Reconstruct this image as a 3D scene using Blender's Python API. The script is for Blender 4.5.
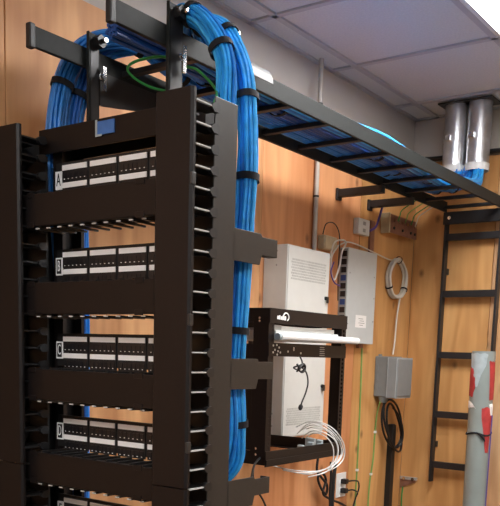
import bpy, math, random
from mathutils import Vector, Matrix
random.seed(7)
for o in list(bpy.data.objects):
    bpy.data.objects.remove(o)
scene = bpy.context.scene
COL = scene.collection

# ------------------------------------------------------------------ camera
FPX, PX, PY = 813.43, 250.0, 478.04
YAW, PIT, ROL = (math.radians(a) for a in (35.602, -8.703, 1.711))
CAM = Vector((0, 0, 1.55))
fw = Vector((-math.sin(YAW)*math.cos(PIT), math.cos(YAW)*math.cos(PIT), math.sin(PIT)))
r0 = Vector((math.cos(YAW), math.sin(YAW), 0))
u0 = r0.cross(fw)
rt = math.cos(ROL)*r0 + math.sin(ROL)*u0
up = -math.sin(ROL)*r0 + math.cos(ROL)*u0
cd = bpy.data.cameras.new('camera')
cam = bpy.data.objects.new('camera', cd)
COL.objects.link(cam)
cam.matrix_world = Matrix(((rt.x, up.x, -fw.x, CAM.x), (rt.y, up.y, -fw.y, CAM.y), (rt.z, up.z, -fw.z, CAM.z), (0, 0, 0, 1)))
cd.sensor_fit = 'HORIZONTAL'
cd.sensor_width = 36
cd.lens = FPX/500*36
cd.shift_y = (PY-253)/500
cd.clip_start = .02
scene.camera = cam


def at(x, y, ax, v):
    d = rt*((x-PX)/FPX) - up*((y-PY)/FPX) + fw
    i = 'XYZ'.index(ax)
    return CAM + d*((v-CAM[i])/d[i])


# ------------------------------------------------------------------ world, exposure
w = bpy.data.worlds.new('world')
scene.world = w
w.use_nodes = True
w.node_tree.nodes['Background'].inputs[0].default_value = (.6, .65, .7, 1)
w.node_tree.nodes['Background'].inputs[1].default_value = .05
vs = scene.view_settings
vs.view_transform = 'Standard'
vs.look = 'None'
vs.gamma = 1
vs.use_curve_mapping = False
vs.exposure = 0.8
LAMP_POWER = 14.5          # emission of the ceiling light panels

# ------------------------------------------------------------------ dimensions
WX = -1.93                # face of the plywood on the left wall
WY = 4.13                 # face of the plywood on the far wall
PXW, PYW = -1.97, 4.15    # painted wall faces
RX, RY = 2.28, -2.2       # the two walls out of view
ZC = 2.785
PLYTOP = 2.56


# ------------------------------------------------------------------ materials
def newmat(name):
    m = bpy.data.materials.new(name)
    m.use_nodes = True
    nt = m.node_tree
    return m, nt, nt.nodes['Principled BSDF']


def mat(name, col, rough=.5, metal=0.0, noise=.12, scale=30, bump=0.0, spec=None):
    m, nt, b = newmat(name)
    tc = nt.nodes.new('ShaderNodeTexCoord')
    n = nt.nodes.new('ShaderNodeTexNoise')
    n.inputs['Scale'].default_value = scale
    n.inputs['Detail'].default_value = 4
    nt.links.new(tc.outputs['Object'], n.inputs['Vector'])
    r = nt.nodes.new('ShaderNodeValToRGB')
    r.color_ramp.elements[0].position = .3
    r.color_ramp.elements[1].position = .7
    r.color_ramp.elements[0].color = (*[max(0, c*(1-noise)) for c in col], 1)
    r.color_ramp.elements[1].color = (*[min(1, c*(1+noise)) for c in col], 1)
    nt.links.new(n.outputs['Fac'], r.inputs['Fac'])
    nt.links.new(r.outputs['Color'], b.inputs['Base Color'])
    b.inputs['Roughness'].default_value = rough
    b.inputs['Metallic'].default_value = metal
    if spec is not None:
        b.inputs['Specular IOR Level'].default_value = spec
    if bump:
        bp = nt.nodes.new('ShaderNodeBump')
        bp.inputs['Strength'].default_value = bump
        bp.inputs['Distance'].default_value = .002
        nt.links.new(n.outputs['Fac'], bp.inputs['Height'])
        nt.links.new(bp.outputs['Normal'], b.inputs['Normal'])
    return m


def plywood(name, light, dark, seed):
    m, nt, b = newmat(name)
    L = nt.links.new
    tc = nt.nodes.new('ShaderNodeTexCoord')
    mp = nt.nodes.new('ShaderNodeMapping')
    mp.inputs['Location'].default_value = (seed*3.1, seed*1.7, seed*.9)
    mp.inputs['Scale'].default_value = (3.0, 3.0, .75)
    L(tc.outputs['Object'], mp.inputs['Vector'])
    n1 = nt.nodes.new('ShaderNodeTexNoise')          # broad cathedral figure
    n1.inputs['Scale'].default_value = 1.6
    n1.inputs['Detail'].default_value = 2
    n1.inputs['Distortion'].default_value = .6
    L(mp.outputs['Vector'], n1.inputs['Vector'])
    mu = nt.nodes.new('ShaderNodeMath')
    mu.operation = 'MULTIPLY'
    mu.inputs[1].default_value = 22
    L(n1.outputs['Fac'], mu.inputs[0])
    sn = nt.nodes.new('ShaderNodeMath')
    sn.operation = 'SINE'
    L(mu.outputs[0], sn.inputs[0])
    mp2 = nt.nodes.new('ShaderNodeMapping')
    mp2.inputs['Scale'].default_value = (45, 45, 3.0)
    L(tc.outputs['Object'], mp2.inputs['Vector'])
    n2 = nt.nodes.new('ShaderNodeTexNoise')          # fine fibres
    n2.inputs['Scale'].default_value = 1
    n2.inputs['Detail'].default_value = 5
    L(mp2.outputs['Vector'], n2.inputs['Vector'])
    mp4 = nt.nodes.new('ShaderNodeMapping')
    mp4.inputs['Scale'].default_value = (6, 6, .8)
    mp4.inputs['Location'].default_value = (seed, seed*2, 0)
    L(tc.outputs['Object'], mp4.inputs['Vector'])
    n4 = nt.nodes.new('ShaderNodeTexNoise')          # long vertical streaks
    n4.inputs['Scale'].default_value = 1
    n4.inputs['Detail'].default_value = 3
    L(mp4.outputs['Vector'], n4.inputs['Vector'])
    a = nt.nodes.new('ShaderNodeMath')
    a.operation = 'MULTIPLY_ADD'
    a.inputs[1].default_value = .13
    L(sn.outputs[0], a.inputs[0])
    L(n4.outputs['Fac'], a.inputs[2])
    a2 = nt.nodes.new('ShaderNodeMath')
    a2.operation = 'MULTIPLY_ADD'
    a2.inputs[1].default_value = .30
    L(n2.outputs['Fac'], a2.inputs[0])
    L(a.outputs[0], a2.inputs[2])
    r = nt.nodes.new('ShaderNodeValToRGB')
    r.color_ramp.elements[0].position = .40
    r.color_ramp.elements[0].color = (*dark, 1)
    r.color_ramp.elements[1].position = .95
    r.color_ramp.elements[1].color = (*light, 1)
    L(a2.outputs[0], r.inputs['Fac'])
    # knots: sparse dark ellipses
    mp3 = nt.nodes.new('ShaderNodeMapping')
    mp3.inputs['Scale'].default_value = (3.1, 2.2, 1)
    mp3.inputs['Location'].default_value = (seed*.37, seed*.61, seed*.23)
    sx = nt.nodes.new('ShaderNodeSeparateXYZ')
    L(tc.outputs['Object'], sx.inputs[0])
    ad = nt.nodes.new('ShaderNodeMath')
    L(sx.outputs['X'], ad.inputs[0])
    L(sx.outputs['Y'], ad.inputs[1])
    cb = nt.nodes.new('ShaderNodeCombineXYZ')
    L(ad.outputs[0], cb.inputs['X'])
    L(sx.outputs['Z'], cb.inputs['Y'])
    L(cb.outputs[0], mp3.inputs['Vector'])
    v = nt.nodes.new('ShaderNodeTexVoronoi')
    v.voronoi_dimensions = '2D'
    v.inputs['Scale'].default_value = 1
    v.inputs['Randomness'].default_value = 1
    L(mp3.outputs['Vector'], v.inputs['Vector'])
    kr = nt.nodes.new('ShaderNodeValToRGB')
    kr.color_ramp.elements[0].position = .012
    kr.color_ramp.elements[0].color = (.75, .75, .75, 1)
    kr.color_ramp.elements[1].position = .06
    kr.color_ramp.elements[1].color = (0, 0, 0, 1)
    L(v.outputs['Distance'], kr.inputs['Fac'])
    mx = nt.nodes.new('ShaderNodeMixRGB')
    L(kr.outputs['Color'], mx.inputs['Fac'])
    L(r.outputs['Color'], mx.inputs['Color1'])
    mx.inputs['Color2'].default_value = (*[c*.35 for c in dark], 1)
    L(mx.outputs['Color'], b.inputs['Base Color'])
    b.inputs['Roughness'].default_value = .62
    bp = nt.nodes.new('ShaderNodeBump')
    bp.inputs['Strength'].default_value = .15
    bp.inputs['Distance'].default_value = .001
    L(n2.outputs['Fac'], bp.inputs['Height'])
    L(bp.outputs['Normal'], b.inputs['Normal'])
    return m


def emit(name, col, s):
    m, nt, b = newmat(name)
    b.inputs['Base Color'].default_value = (.9, .9, .9, 1)
    b.inputs['Emission Color'].default_value = (*col, 1)
    b.inputs['Emission Strength'].default_value = s
    return m


M = dict(
    ply1=plywood('plywood orange', (.76, .41, .185), (.48, .215, .085), 1.3),
    ply2=plywood('plywood honey', (.74, .41, .155), (.50, .235, .072), 4.9),
    ply3=plywood('plywood reddish', (.76, .365, .165), (.50, .195, .072), 8.2),
    ply4=plywood('plywood pale', (.86, .56, .32), (.58, .32, .15), 12.7),
    paint=mat('painted wall beige', (.52, .48, .435), .8, noise=.03, scale=6),
    paintgrey=mat('painted wall grey', (.36, .345, .33), .8, noise=.03, scale=6),
    blueshade=mat('navy cable jacket', (.008, .105, .42), .42, noise=.15, scale=40),  # blue jacket with the shade of the runway underside put into its colour
    blueshadedk=mat('navy cable jacket dark', (.006, .07, .30), .42, noise=.15, scale=40),  # deeper step of the same painted-in shade
    tile=mat('ceiling tile', (.655, .66, .64), .9, noise=.06, scale=120, bump=.3),
    grid=mat('ceiling grid', (.48, .475, .49), .5, noise=.03),
    floor=mat('floor vinyl', (.11, .105, .10), .4, noise=.15, scale=9),
    lamp=emit('light panel diffuser', (1, .985, .975), LAMP_POWER),
    rack=mat('rack black brown powder coat', (.0080, .0060, .0060), .45, noise=.08, scale=90, spec=.28),
    rackgrey=mat('rack side panel', (.030, .028, .0255), .42, noise=.06, scale=90, spec=.4),
    plastic=mat('black plastic', (.010, .010, .011), .45, noise=.1),
    pale=mat('finger glint pale', (.55, .55, .53), .35, noise=.05),  # paints the glints on the rack fingers; also the pale panel screws
    deep=mat('patch panel black', (.014, .013, .013), .5, noise=.1),
    rail=mat('runway rail grey black', (.018, .0200, .0198), .55, noise=.10, scale=60, spec=.14),
    railcap=mat('rail end cap', (.015, .015, .016), .5),
    darkrail=mat('runway black', (.012, .012, .014), .45),
    white=mat('label white', (.88, .88, .87), .6, noise=.02),
    cab=mat('cabinet off white', (.60, .60, .57), .5, noise=.02),
    vent=mat('vent slot grey', (.30, .30, .28), .6),
    switch=mat('switch shell light grey', (.55, .585, .585), .45, noise=.02),
    ventlt=mat('vent hole pale', (.42, .42, .395), .6),
    port=mat('port black', (.01, .01, .012), .3),
    blue=mat('blue cable jacket', (.02, .33, .84), .42, noise=.18, scale=40),
    bluelt=mat('blue cable jacket light', (.05, .43, .92), .42, noise=.15, scale=40),
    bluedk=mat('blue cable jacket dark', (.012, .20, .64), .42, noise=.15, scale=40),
    velcro=mat('black hook strap', (.010, .010, .013), .9),
    green=mat('green ground wire', (.03, .24, .05), .45),
    greenlt=mat('green yellow wire', (.20, .36, .09), .5),
    galv=mat('galvanised steel', (.62, .63, .65), .30, metal=.9, noise=.12, scale=25),
    dull=mat('dull aluminium', (.13, .13, .13), .5, metal=.1, noise=.06),
    chrome=mat('bright steel', (.78, .79, .80), .22, metal=1.0, noise=.05),
    ring=mat('white plastic bushing', (.78, .78, .76), .5, noise=.02),
    emt=mat('painted conduit', (.44, .40, .36), .45, metal=.2, noise=.08),
    greybox=mat('grey enclosure plastic', (.185, .20, .205), .5, noise=.04),
    ridge=mat('grey enclosure ridge', (.33, .35, .355), .5, noise=.03),
    grey2=mat('grey enclosure lid', (.22, .235, .24), .5, noise=.04),
    pipe=mat('grey PVC pipe', (.25, .285, .27), .4, noise=.06, scale=14),
    red=mat('red tape', (.42, .035, .035), .6, noise=.2),
    silver=mat('silver tape', (.38, .44, .46), .4, noise=.15),
    purple=mat('purple cord', (.10, .06, .30), .5),
    coil=mat('beige white cable', (.66, .62, .54), .5, noise=.05),
    wcable=mat('white cable', (.80, .80, .78), .45, noise=.03),
    copper=mat('tarnished copper', (.30, .15, .10), .5, metal=.4, noise=.2),
    beige=mat('beige plastic', (.50, .40, .25), .5),
    bluetag=mat('blue tag', (.05, .16, .45), .5),
    dkblue=mat('dark blue port', (.02, .06, .22), .4),
)


# ------------------------------------------------------------------ mesh helpers
class MB:
    def __init__(self):
        self.v, self.f = [], []

    def box(self, x0, x1, y0, y1, z0, z1):
        n = len(self.v)
        x0, x1 = min(x0, x1), max(x0, x1)
        y0, y1 = min(y0, y1), max(y0, y1)
        z0, z1 = min(z0, z1), max(z0, z1)
        self.v += [Vector(p) for p in ((x0, y0, z0), (x1, y0, z0), (x1, y1, z0), (x0, y1, z0), (x0, y0, z1), (x1, y0, z1), (x1, y1, z1), (x0, y1, z1))]
        self.f += [[n+i for i in q] for q in ((0, 3, 2, 1), (4, 5, 6, 7), (0, 1, 5, 4), (1, 2, 6, 5), (2, 3, 7, 6), (3, 0, 4, 7))]
        return self

    def prism(self, pts, ax, a, b):
        """polygon pts (2d) extruded along axis ax from a to b"""
        n, k = len(self.v), len(pts)
        ar = sum(pts[i][0]*pts[(i+1) % k][1]-pts[(i+1) % k][0]*pts[i][1] for i in range(k))
        if ar < 0:
            pts = pts[::-1]
        if b < a:
            a, b = b, a
        for s in (a, b):
            for p in pts:
                self.v.append(Vector({'X': (s, p[0], p[1]), 'Y': (p[1], s, p[0]), 'Z': (p[0], p[1], s)}[ax]))
        self.f.append([n+i for i in range(k)][::-1])
        self.f.append([n+k+i for i in range(k)])
        for i in range(k):
            j = (i+1) % k
            self.f.append([n+i, n+j, n+k+j, n+k+i])
        return self

    def tube(self, path, r, sides=8, closed=False, cap=True):
        path = [Vector(p) for p in path]
        n0, k = len(self.v), len(path)
        nrm = None
        for i in range(k):
            if closed:
                t = path[(i+1) % k]-path[i-1]
            else:
                t = path[min(i+1, k-1)]-path[max(i-1, 0)]
            t.normalize()
            if nrm is None:
                nrm = t.orthogonal()
            nrm = (nrm-t*nrm.dot(t)).normalized()
            bi = t.cross(nrm)
            rr = r[i] if isinstance(r, (list, tuple)) else r
            for s in range(sides):
                a = 2*math.pi*s/sides
                self.v.append(path[i]+(nrm*math.cos(a)+bi*math.sin(a))*rr)
        for i in range(k if closed else k-1):
            for s in range(sides):
                a, b = n0+i*sides+s, n0+i*sides+(s+1) % sides
                i2 = (i+1) % k
                c, d = n0+i2*sides+(s+1) % sides, n0+i2*sides+s
                self.f.append([a, b, c, d])
        if cap and not closed:
            self.f.append([n0+s for s in range(sides)][::-1])
            self.f.append([n0+(k-1)*sides+s for s in range(sides)])
        return self

    def cyl(self, p0, p1, r, sides=12):
        return self.tube([p0, p1], r, sides)

    def pipe(self, p0, p1, ro, ri, sides=24):
        """hollow straight tube"""
        p0, p1 = Vector(p0), Vector(p1)
        t = (p1-p0).normalized()
        a = t.orthogonal().normalized()
        b = t.cross(a)
        n = len(self.v)
        for p, r in ((p0, ro), (p1, ro), (p1, ri), (p0, ri)):
            for s in range(sides):
                c = 2*math.pi*s/sides
                self.v.append(p+(a*math.cos(c)+b*math.sin(c))*r)
        for g in range(4):
            h = (g+1) % 4
            for s in range(sides):
                s2 = (s+1) % sides
                self.f.append([n+g*sides+s, n+g*sides+s2, n+h*sides+s2, n+h*sides+s])
        return self


def link_mesh(name, me, parent, loc=(0, 0, 0)):
    o = bpy.data.objects.new(name, me)
    COL.objects.link(o)
    o.location = loc
    if parent is not None:
        o.parent = parent
    return o


ROOT = {}


def origin(parent):
    while parent is not None and parent.parent is not None:
        parent = parent.parent
    return ROOT.get(parent.name, Vector()) if parent is not None else Vector()


def part(name, mb, m, parent=None, bevel=0, smooth=False, label=None):
    """one mesh object in world coordinates, under its thing"""
    off = origin(parent)
    me = bpy.data.meshes.new(name)
    me.from_pydata([tuple(v-off) for v in mb.v], [], mb.f)
    me.materials.append(M[m])
    if smooth:
        me.polygons.foreach_set('use_smooth', [True]*len(me.polygons))
    me.update()
    o = link_mesh(name, me, parent)
    if bevel:
        b = o.modifiers.new('bevel', 'BEVEL')
        b.width = bevel
        b.segments = 2
        b.limit_method = 'ANGLE'
    if smooth:
        try:
            me.set_sharp_from_angle(angle=math.radians(50))
        except Exception:
            pass
    if label:
        o['label'] = label
    return o


def rep(name, me, parent, loc):
    """a further piece that shares mesh data; loc in world coordinates"""
    return link_mesh(name, me, parent, Vector(loc)-origin(parent))


def mesh(name, mb, m, smooth=False):
    me = bpy.data.meshes.new(name)
    me.from_pydata([tuple(v) for v in mb.v], [], mb.f)
    me.materials.append(M[m])
    if smooth:
        me.polygons.foreach_set('use_smooth', [True]*len(me.polygons))
        try:
            me.set_sharp_from_angle(angle=math.radians(50))
        except Exception:
            pass
    me.update()
    return me


def thing(name, label, cat, loc, group=None):
    o = bpy.data.objects.new(name, None)
    o.empty_display_size = .05
    COL.objects.link(o)
    o.location = loc
    ROOT[o.name] = Vector(loc)
    o['label'] = label
    o['category'] = cat
    if group:
        o['group'] = group
    return o


def tag(o, label, cat, group=None):
    o['label'] = label
    o['category'] = cat
    if group:
        o['group'] = group
    return o


def struct(name, mb, m, parent=None, **k):
    o = part(name, mb, m, parent, **k)
    if parent is None:
        o['kind'] = 'structure'
    return o


def spline(ctrl, n=10):
    c = [Vector(p) for p in ctrl]
    c = [c[0]*2-c[1]]+c+[c[-1]*2-c[-2]]
    out = []
    for i in range(1, len(c)-2):
        p0, p1, p2, p3 = c[i-1:i+3]
        for k in range(n):
            t = k/n
            out.append(.5*((2*p1)+(p2-p0)*t+(2*p0-5*p1+4*p2-p3)*t*t+(3*p1-p0-3*p2+p3)*t**3))
    out.append(c[-2])
    return out


def text_mesh(s, size, name):
    cu = bpy.data.curves.new(name, 'FONT')
    cu.body = s
    cu.size = size
    cu.extrude = .0004
    cu.align_x = 'CENTER'
    cu.align_y = 'CENTER'
    cu.resolution_u = 3
    o = bpy.data.objects.new(name, cu)
    COL.objects.link(o)
    dg = bpy.context.evaluated_depsgraph_get()
    me = bpy.data.meshes.new_from_object(o.evaluated_get(dg))
    bpy.data.objects.remove(o)
    return me


def text(name, s, size, m, parent, loc, facing, sx=1.0):
    """flat lettering; facing '-Y' or '+X'"""
    me = text_mesh(s, size, name)
    me.materials.clear()
    me.materials.append(M[m])
    o = rep(name, me, parent, loc)
    o.rotation_euler = (math.pi/2, 0, 0) if facing == '-Y' else (math.pi/2, 0, math.pi/2)
    o.scale = (sx, 1, 1)
    return o


# ------------------------------------------------------------------ the room
struct('floor', MB().box(PXW-.1, RX+.1, RY-.1, PYW+.1, -.1, 0), 'floor')
left = struct('wall_left', MB().box(PXW-.1, PXW, RY, PYW, 0, ZC), 'paint')
far = struct('wall_far', MB().box(PXW-.1, RX+.1, PYW, PYW+.1, 0, ZC), 'paint')
struct('wall_right', MB().box(RX, RX+.1, RY, PYW, 0, ZC), 'paintgrey')
struct('wall_near', MB().box(PXW-.1, RX+.1, RY-.1, RY, 0, ZC), 'paintgrey')
seams = [RY, -.94, .28, 1.50, 2.72, 3.53, WY]
mats = ['ply2', 'ply3', 'ply1', 'ply1', 'ply3', 'ply2']
for i in range(len(seams)-1):
    part('plywood_sheet', MB().box(PXW, WX+(.0015 if i % 2 else 0), seams[i]+.0015, seams[i+1]-.0015, .0, PLYTOP), mats[i], left, bevel=.0015)
fs = [WX, -1.49, -.27, .95, RX]
for i in range(4):
    part('plywood_sheet', MB().box(fs[i]+.0015, fs[i+1]-.0015, WY+(.001 if i % 2 else 0), PYW, 0, PLYTOP), ['ply2', 'ply4', 'ply2', 'ply4'][i], far, bevel=.0015)

# ceiling: slab, T-bar grid, tiles
ceil = struct('ceiling', MB().box(PXW-.1, RX+.1, RY-.1, PYW+.1, ZC+.05, ZC+.12), 'tile')
gx = [PXW]+[-1.845+.61*i for i in range(0, 7)]+[RX]
gy = sorted([2.65+.615*i for i in range(-7, 3)]+[RY, PYW])
lamp_cells = set()
for i in range(1, len(gx)-1):
    part('grid_bar', MB().box(gx[i]-.012, gx[i]+.012, RY, PYW, ZC-.004, ZC+.03), 'grid', ceil)
for j in range(1, len(gy)-1):
    part('grid_bar', MB().box(PXW, RX, gy[j]-.012, gy[j]+.012, ZC-.004, ZC+.028), 'grid', ceil)
part('wall_angle', MB().box(PXW, PXW+.02, RY, PYW, ZC-.004, ZC+.02), 'grid', ceil)
part('wall_angle', MB().box(PXW, RX, PYW-.02, PYW, ZC-.004, ZC+.02), 'grid', ceil)
j2 = min(range(len(gy)), key=lambda j: abs(gy[j]-3.265))
spots = [(2, j2-2), (5, j2-2), (2, j2-7), (5, j2-7)]
for a, b in spots:
    lamp_cells |= {(a, b), (a, b+1)}
tcache = {}
for i in range(len(gx)-1):
    for j in range(len(gy)-1):
        if (i, j) in lamp_cells:
            continue
        w_, d_ = round(gx[i+1]-gx[i]-.012, 4), round(gy[j+1]-gy[j]-.012, 4)
        if (w_, d_) not in tcache:
            tcache[(w_, d_)] = mesh('ceiling_tile', MB().box(-w_/2, w_/2, -d_/2, d_/2, 0, .014), 'tile')
        rep('ceiling_tile', tcache[(w_, d_)], ceil, ((gx[i]+gx[i+1])/2, (gy[j]+gy[j+1])/2, ZC+.004+random.uniform(0, .001)))
for n, (a, b) in enumerate(spots):
    x0, x1, y0, y1 = gx[a]+.012, gx[a+1]-.012, gy[b]+.012, gy[b+2]-.012
    lab = ['bright white light panel in the ceiling grid above the far wall ladder',
           'ceiling light panel beyond the right edge near the far wall',
           'ceiling light panel behind the viewer on the plywood wall side',
           'ceiling light panel behind the viewer on the right side'][n]
    t = thing('ceiling_light', lab, 'ceiling light', ((x0+x1)/2, (y0+y1)/2, ZC), 'ceiling light panels')
    part('frame', MB().box(x0, x0+.02, y0, y1, ZC-.003, ZC+.04).box(x1-.02, x1, y0, y1, ZC-.003, ZC+.04).box(x0+.02, x1-.02, y0, y0+.02, ZC-.003, ZC+.04).box(x0+.02, x1-.02, y1-.02, y1, ZC-.003, ZC+.04), 'ring', t)
    part('diffuser', MB().box(x0+.02, x1-.02, y0+.02, y1-.02, ZC+.004, ZC+.012), 'lamp', t)

# ------------------------------------------------------------------ equipment rack (two posts)
U = .04445
CX = -1.516                                    # centre of the rack
t = thing('equipment_rack', 'tall black two-post equipment rack holding the patch panels', 'rack', (CX, 1.57, 0))
for s in (-1, 1):
    xi, xo = CX+s*.2255, CX+s*.262
    part('post', MB().box(xi, xo, 1.533, 1.545, .05, 2.10).box(xo, xo-s*.006, 1.545, 1.61, .05, 2.10).box(xi, xo, 1.60, 1.61, .05, 2.10), 'rack', t)
part('top_beam', MB().box(CX-.285, CX+.235, 1.505, 1.512, 2.055, 2.118).box(CX-.285, CX+.235, 1.512, 1.61, 2.112, 2.118).box(CX-.285, CX+.235, 1.604, 1.61, 2.06, 2.112), 'rack', t, bevel=.0015)
part('base', MB().box(CX-.30, CX+.30, 1.35, 1.79, 0, .012).box(CX-.262, CX+.262, 1.53, 1.61, .012, .05), 'rack', t)
b = part('beam_tag', MB().box(-1.578, -1.518, 1.5015, 1.505, 2.078, 2.110), 'bluetag', t, label='blue tag on the top beam')
part('tag_frame', MB().box(-1.582, -1.576, 1.500, 1.5015, 2.074, 2.114).box(-1.576, -1.56, 1.500, 1.5015, 2.074, 2.079), 'silver', b)

# ------------------------------------------------------------------ vertical cable managers
ZT = 2.108


def vertical_manager(s, label):
    xi, xo = (-1.290, -1.181) if s > 0 else (-1.756, -1.860)
    t = thing('vertical_cable_manager', label, 'cable manager', ((xi+xo)/2, 1.48, 0), 'vertical cable managers of the rack')
    lo, hi = min(xi, xo), max(xi, xo)
    for a, b_ in ((.15, 1.237), (1.241, ZT)):
        part('front_cover', MB().prism([(lo, 1.412), (lo, 1.405), (lo+.006, 1.400), (hi-.006, 1.400), (hi, 1.405), (hi, 1.412)], 'Z', a, b_), 'rack', t)
    for z in (1.92, 1.62, 1.335, .9):
        part('latch', MB().box(xo-s*.008, xo+s*.002, 1.401, 1.414, z-.013, z+.013), 'rackgrey', t, bevel=.002)
    # spine and back wall inside the channel
    part('spine', MB().box(lo+.012, hi-.012, 1.500, 1.506, .1, ZT-.06).box(lo+.045, hi-.045, 1.506, 1.60, .1, ZT-.06), 'plastic', t)
    # outer rear panel with lip
    part('rear_panel', MB().box(xo, xo-s*.004, 1.478, 1.560, .1, ZT-.002).box(xo-s*.004, xo-s*.03, 1.556, 1.560, .1, ZT-.002), 'rackgrey', t, bevel=.001)
    # fingers of both openings
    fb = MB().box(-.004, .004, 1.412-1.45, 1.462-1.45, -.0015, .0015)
    head = MB().prism([(1.462-1.45, -.003), (1.470-1.45, -.010), (1.487-1.45, -.010), (1.490-1.45, -.004), (1.490-1.45, .006), (1.484-1.45, .011), (1.470-1.45, .009), (1.462-1.45, .003)], 'X', -.006, .006)
    web = MB().box(-.02, .02, 1.414-1.45, 1.500-1.45, -.002, .002)
    me_f, me_h, me_w = mesh('finger', web, 'plastic'), mesh('finger_head', head, 'plastic'), mesh('finger_glint', fb, 'pale')  # pale strip paints the light caught by the outer bar face
    for side in (xi, xo):
        inner = side == xi
        sg = -s if inner else s
        z = 2.0815
        while z > .6:
            f = rep('finger', me_f, t, (side-sg*.024, 1.45, z))
            h = link_mesh('finger_head', me_h, f, (sg*.022, 0, 0))
            if not inner:
                link_mesh('finger_glint', me_w, f, (sg*.023, 0, .0005))
            z -= U
    return t, xo


tR, XO = vertical_manager(1, 'right-hand vertical cable manager with grey side panel and arms')
tL, _ = vertical_manager(-1, 'left-hand vertical cable manager at the left edge of the photo')


def cable_arm(z, lab):
    a = MB().prism([(1.556, z+.038), (1.668, z+.038), (1.672, z+.031), (1.738, z+.031), (1.738, z-.012), (1.672, z-.012), (1.664, z-.036), (1.556, z-.036)], 'X', XO-.004, XO)
    a.box(XO-.028, XO-.004, 1.734, 1.738, z-.012, z+.031)
    a.box(XO-.028, XO-.004, 1.672, 1.734, z-.012, z-.009)
    part('cable_arm', a, 'rackgrey', tR, bevel=.001)


for z in (1.80, 1.499, 1.203, .9):
    cable_arm(z, '')

# ------------------------------------------------------------------ patch panels
Z0 = 2.0185                                    # upper strip of panel A
names = ['A', 'B', 'C', 'D', 'E']
strip_me = mesh('label_strip', MB().box(-.046, .046, -.0015, .0015, -.0065, .0065), 'white')
pb = MB()
for k in range(6):
    x = -.046+.092*(k+.5)/6
    pb.box(x-.0062, x+.0062, -.002, .002, -.009, .005)
port_me = mesh('ports', pb, 'port')
lb = MB()
for k in range(6):
    x = -.046+.092*(k+.5)/6
    lb.box(x-.0016, x+.0016, -.0005, .0005, -.001, .001)
dot_me = mesh('port_numbers', lb, 'white')
where = ['topmost patch panel in the rack, tagged A', 'patch panel tagged B, second from the top of the rack',
         'patch panel tagged C, third from the top of the rack', 'patch panel tagged D, fourth from the top of the rack',
         'lowest patch panel, half cut by the bottom edge of the photo']
for i, n in enumerate(names):
    z = Z0-i*5*U
    t = thing('patch_bay', where[i], 'patch panel', (CX, 1.53, z-.045), 'patch panels in the rack')
    part('plate', MB().box(CX-.2415, CX+.2415, 1.5265, 1.531, z-.0725, z+.015), 'deep', t)
    for r_ in range(2):
        for c in range(4):
            x = -1.728+.046+c*.105
            zz = z-r_*U
            part_b = rep('port_block', mesh('port_block', MB().box(-.048, .048, -.002, .002, -.034, .0085), 'deep') if (i, r_, c) == (0, 0, 0) else bpy.data.meshes['port_block'], t, (x, 1.525, zz))
            link_mesh('label_strip', strip_me, part_b, (0, -.003, 0))
            link_mesh('ports', port_me, part_b, (0, -.0015, -.019))
            link_mesh('port_numbers', dot_me, part_b, (0, -.0036, -.0285))
    zt = z-.030
    tg = part('letter_tag', MB().box(-1.7565, -1.731, 1.522, 1.5265, zt-.023, zt+.023), 'white', t, label='white tag with black letter')
    if n in 'BCD':
        ins = part('tag_inset', MB().box(-1.7525, -1.735, 1.5212, 1.522, zt-.019, zt+.019), 'plastic' if n != 'X' else 'white', tg)
        text('letter', n, .04, 'white', tg, (-1.7437, 1.5208, zt), '-Y', .48)
    else:
        text('letter', n, .046, 'plastic', tg, (-1.7437, 1.5216, zt), '-Y', .55)

# ------------------------------------------------------------------ horizontal cable managers
hm_f = mesh('duct_finger', MB().box(-.0035, .0035, -.045, .045, -.0025, .0025), 'plastic')
hm_t = mesh('tip_glint', MB().box(-.006, .006, -.0485, -.045, -.0012, .0018), 'pale')  # pale tips paint the glints of the fingers under each cover
hw = ['dark brown horizontal cable manager between patch panels A and B', 'dark brown horizontal cable manager between patch panels B and C',
      'dark brown horizontal cable manager between patch panels C and D', 'dark brown horizontal cable manager below patch panel D']
for i in range(4):
    zt, zb = 1.9375-i*5*U, 1.8575-i*5*U
    t = thing('horizontal_cable_manager', hw[i], 'cable manager', (CX, 1.5, zb), 'horizontal cable managers of the rack')
    part('cover', MB().box(-1.783, -1.292, 1.430, 1.434, zb, zt).box(-1.783, -1.292, 1.434, 1.446, zt-.003, zt).box(-1.783, -1.292, 1.434, 1.446, zb, zb+.003), 'rack', t, bevel=.0015)
    part('back_plate', MB().box(CX-.2415, CX+.2415, 1.5265, 1.531, zb+.004, zt-.002), 'deep', t)
    for x in (-1.745, -1.36):
        part('cover_tab', MB().box(x-.014, x+.014, 1.428, 1.4305, zb-.004, zb+.010), 'rack', t, bevel=.001)
        part('cover_tab', MB().box(x-.014, x+.014, 1.428, 1.4305, zt-.010, zt+.004), 'rack', t, bevel=.001)
    for k in range(11):
        x = -1.725+k*.0415
        f = rep('duct_finger', hm_f, t, (x, 1.482, zb-.006))
        link_mesh('tip_glint', hm_t, f, (0, 0, 0))
        rep('duct_finger', hm_f, t, (x, 1.482, zt+.001))

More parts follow.
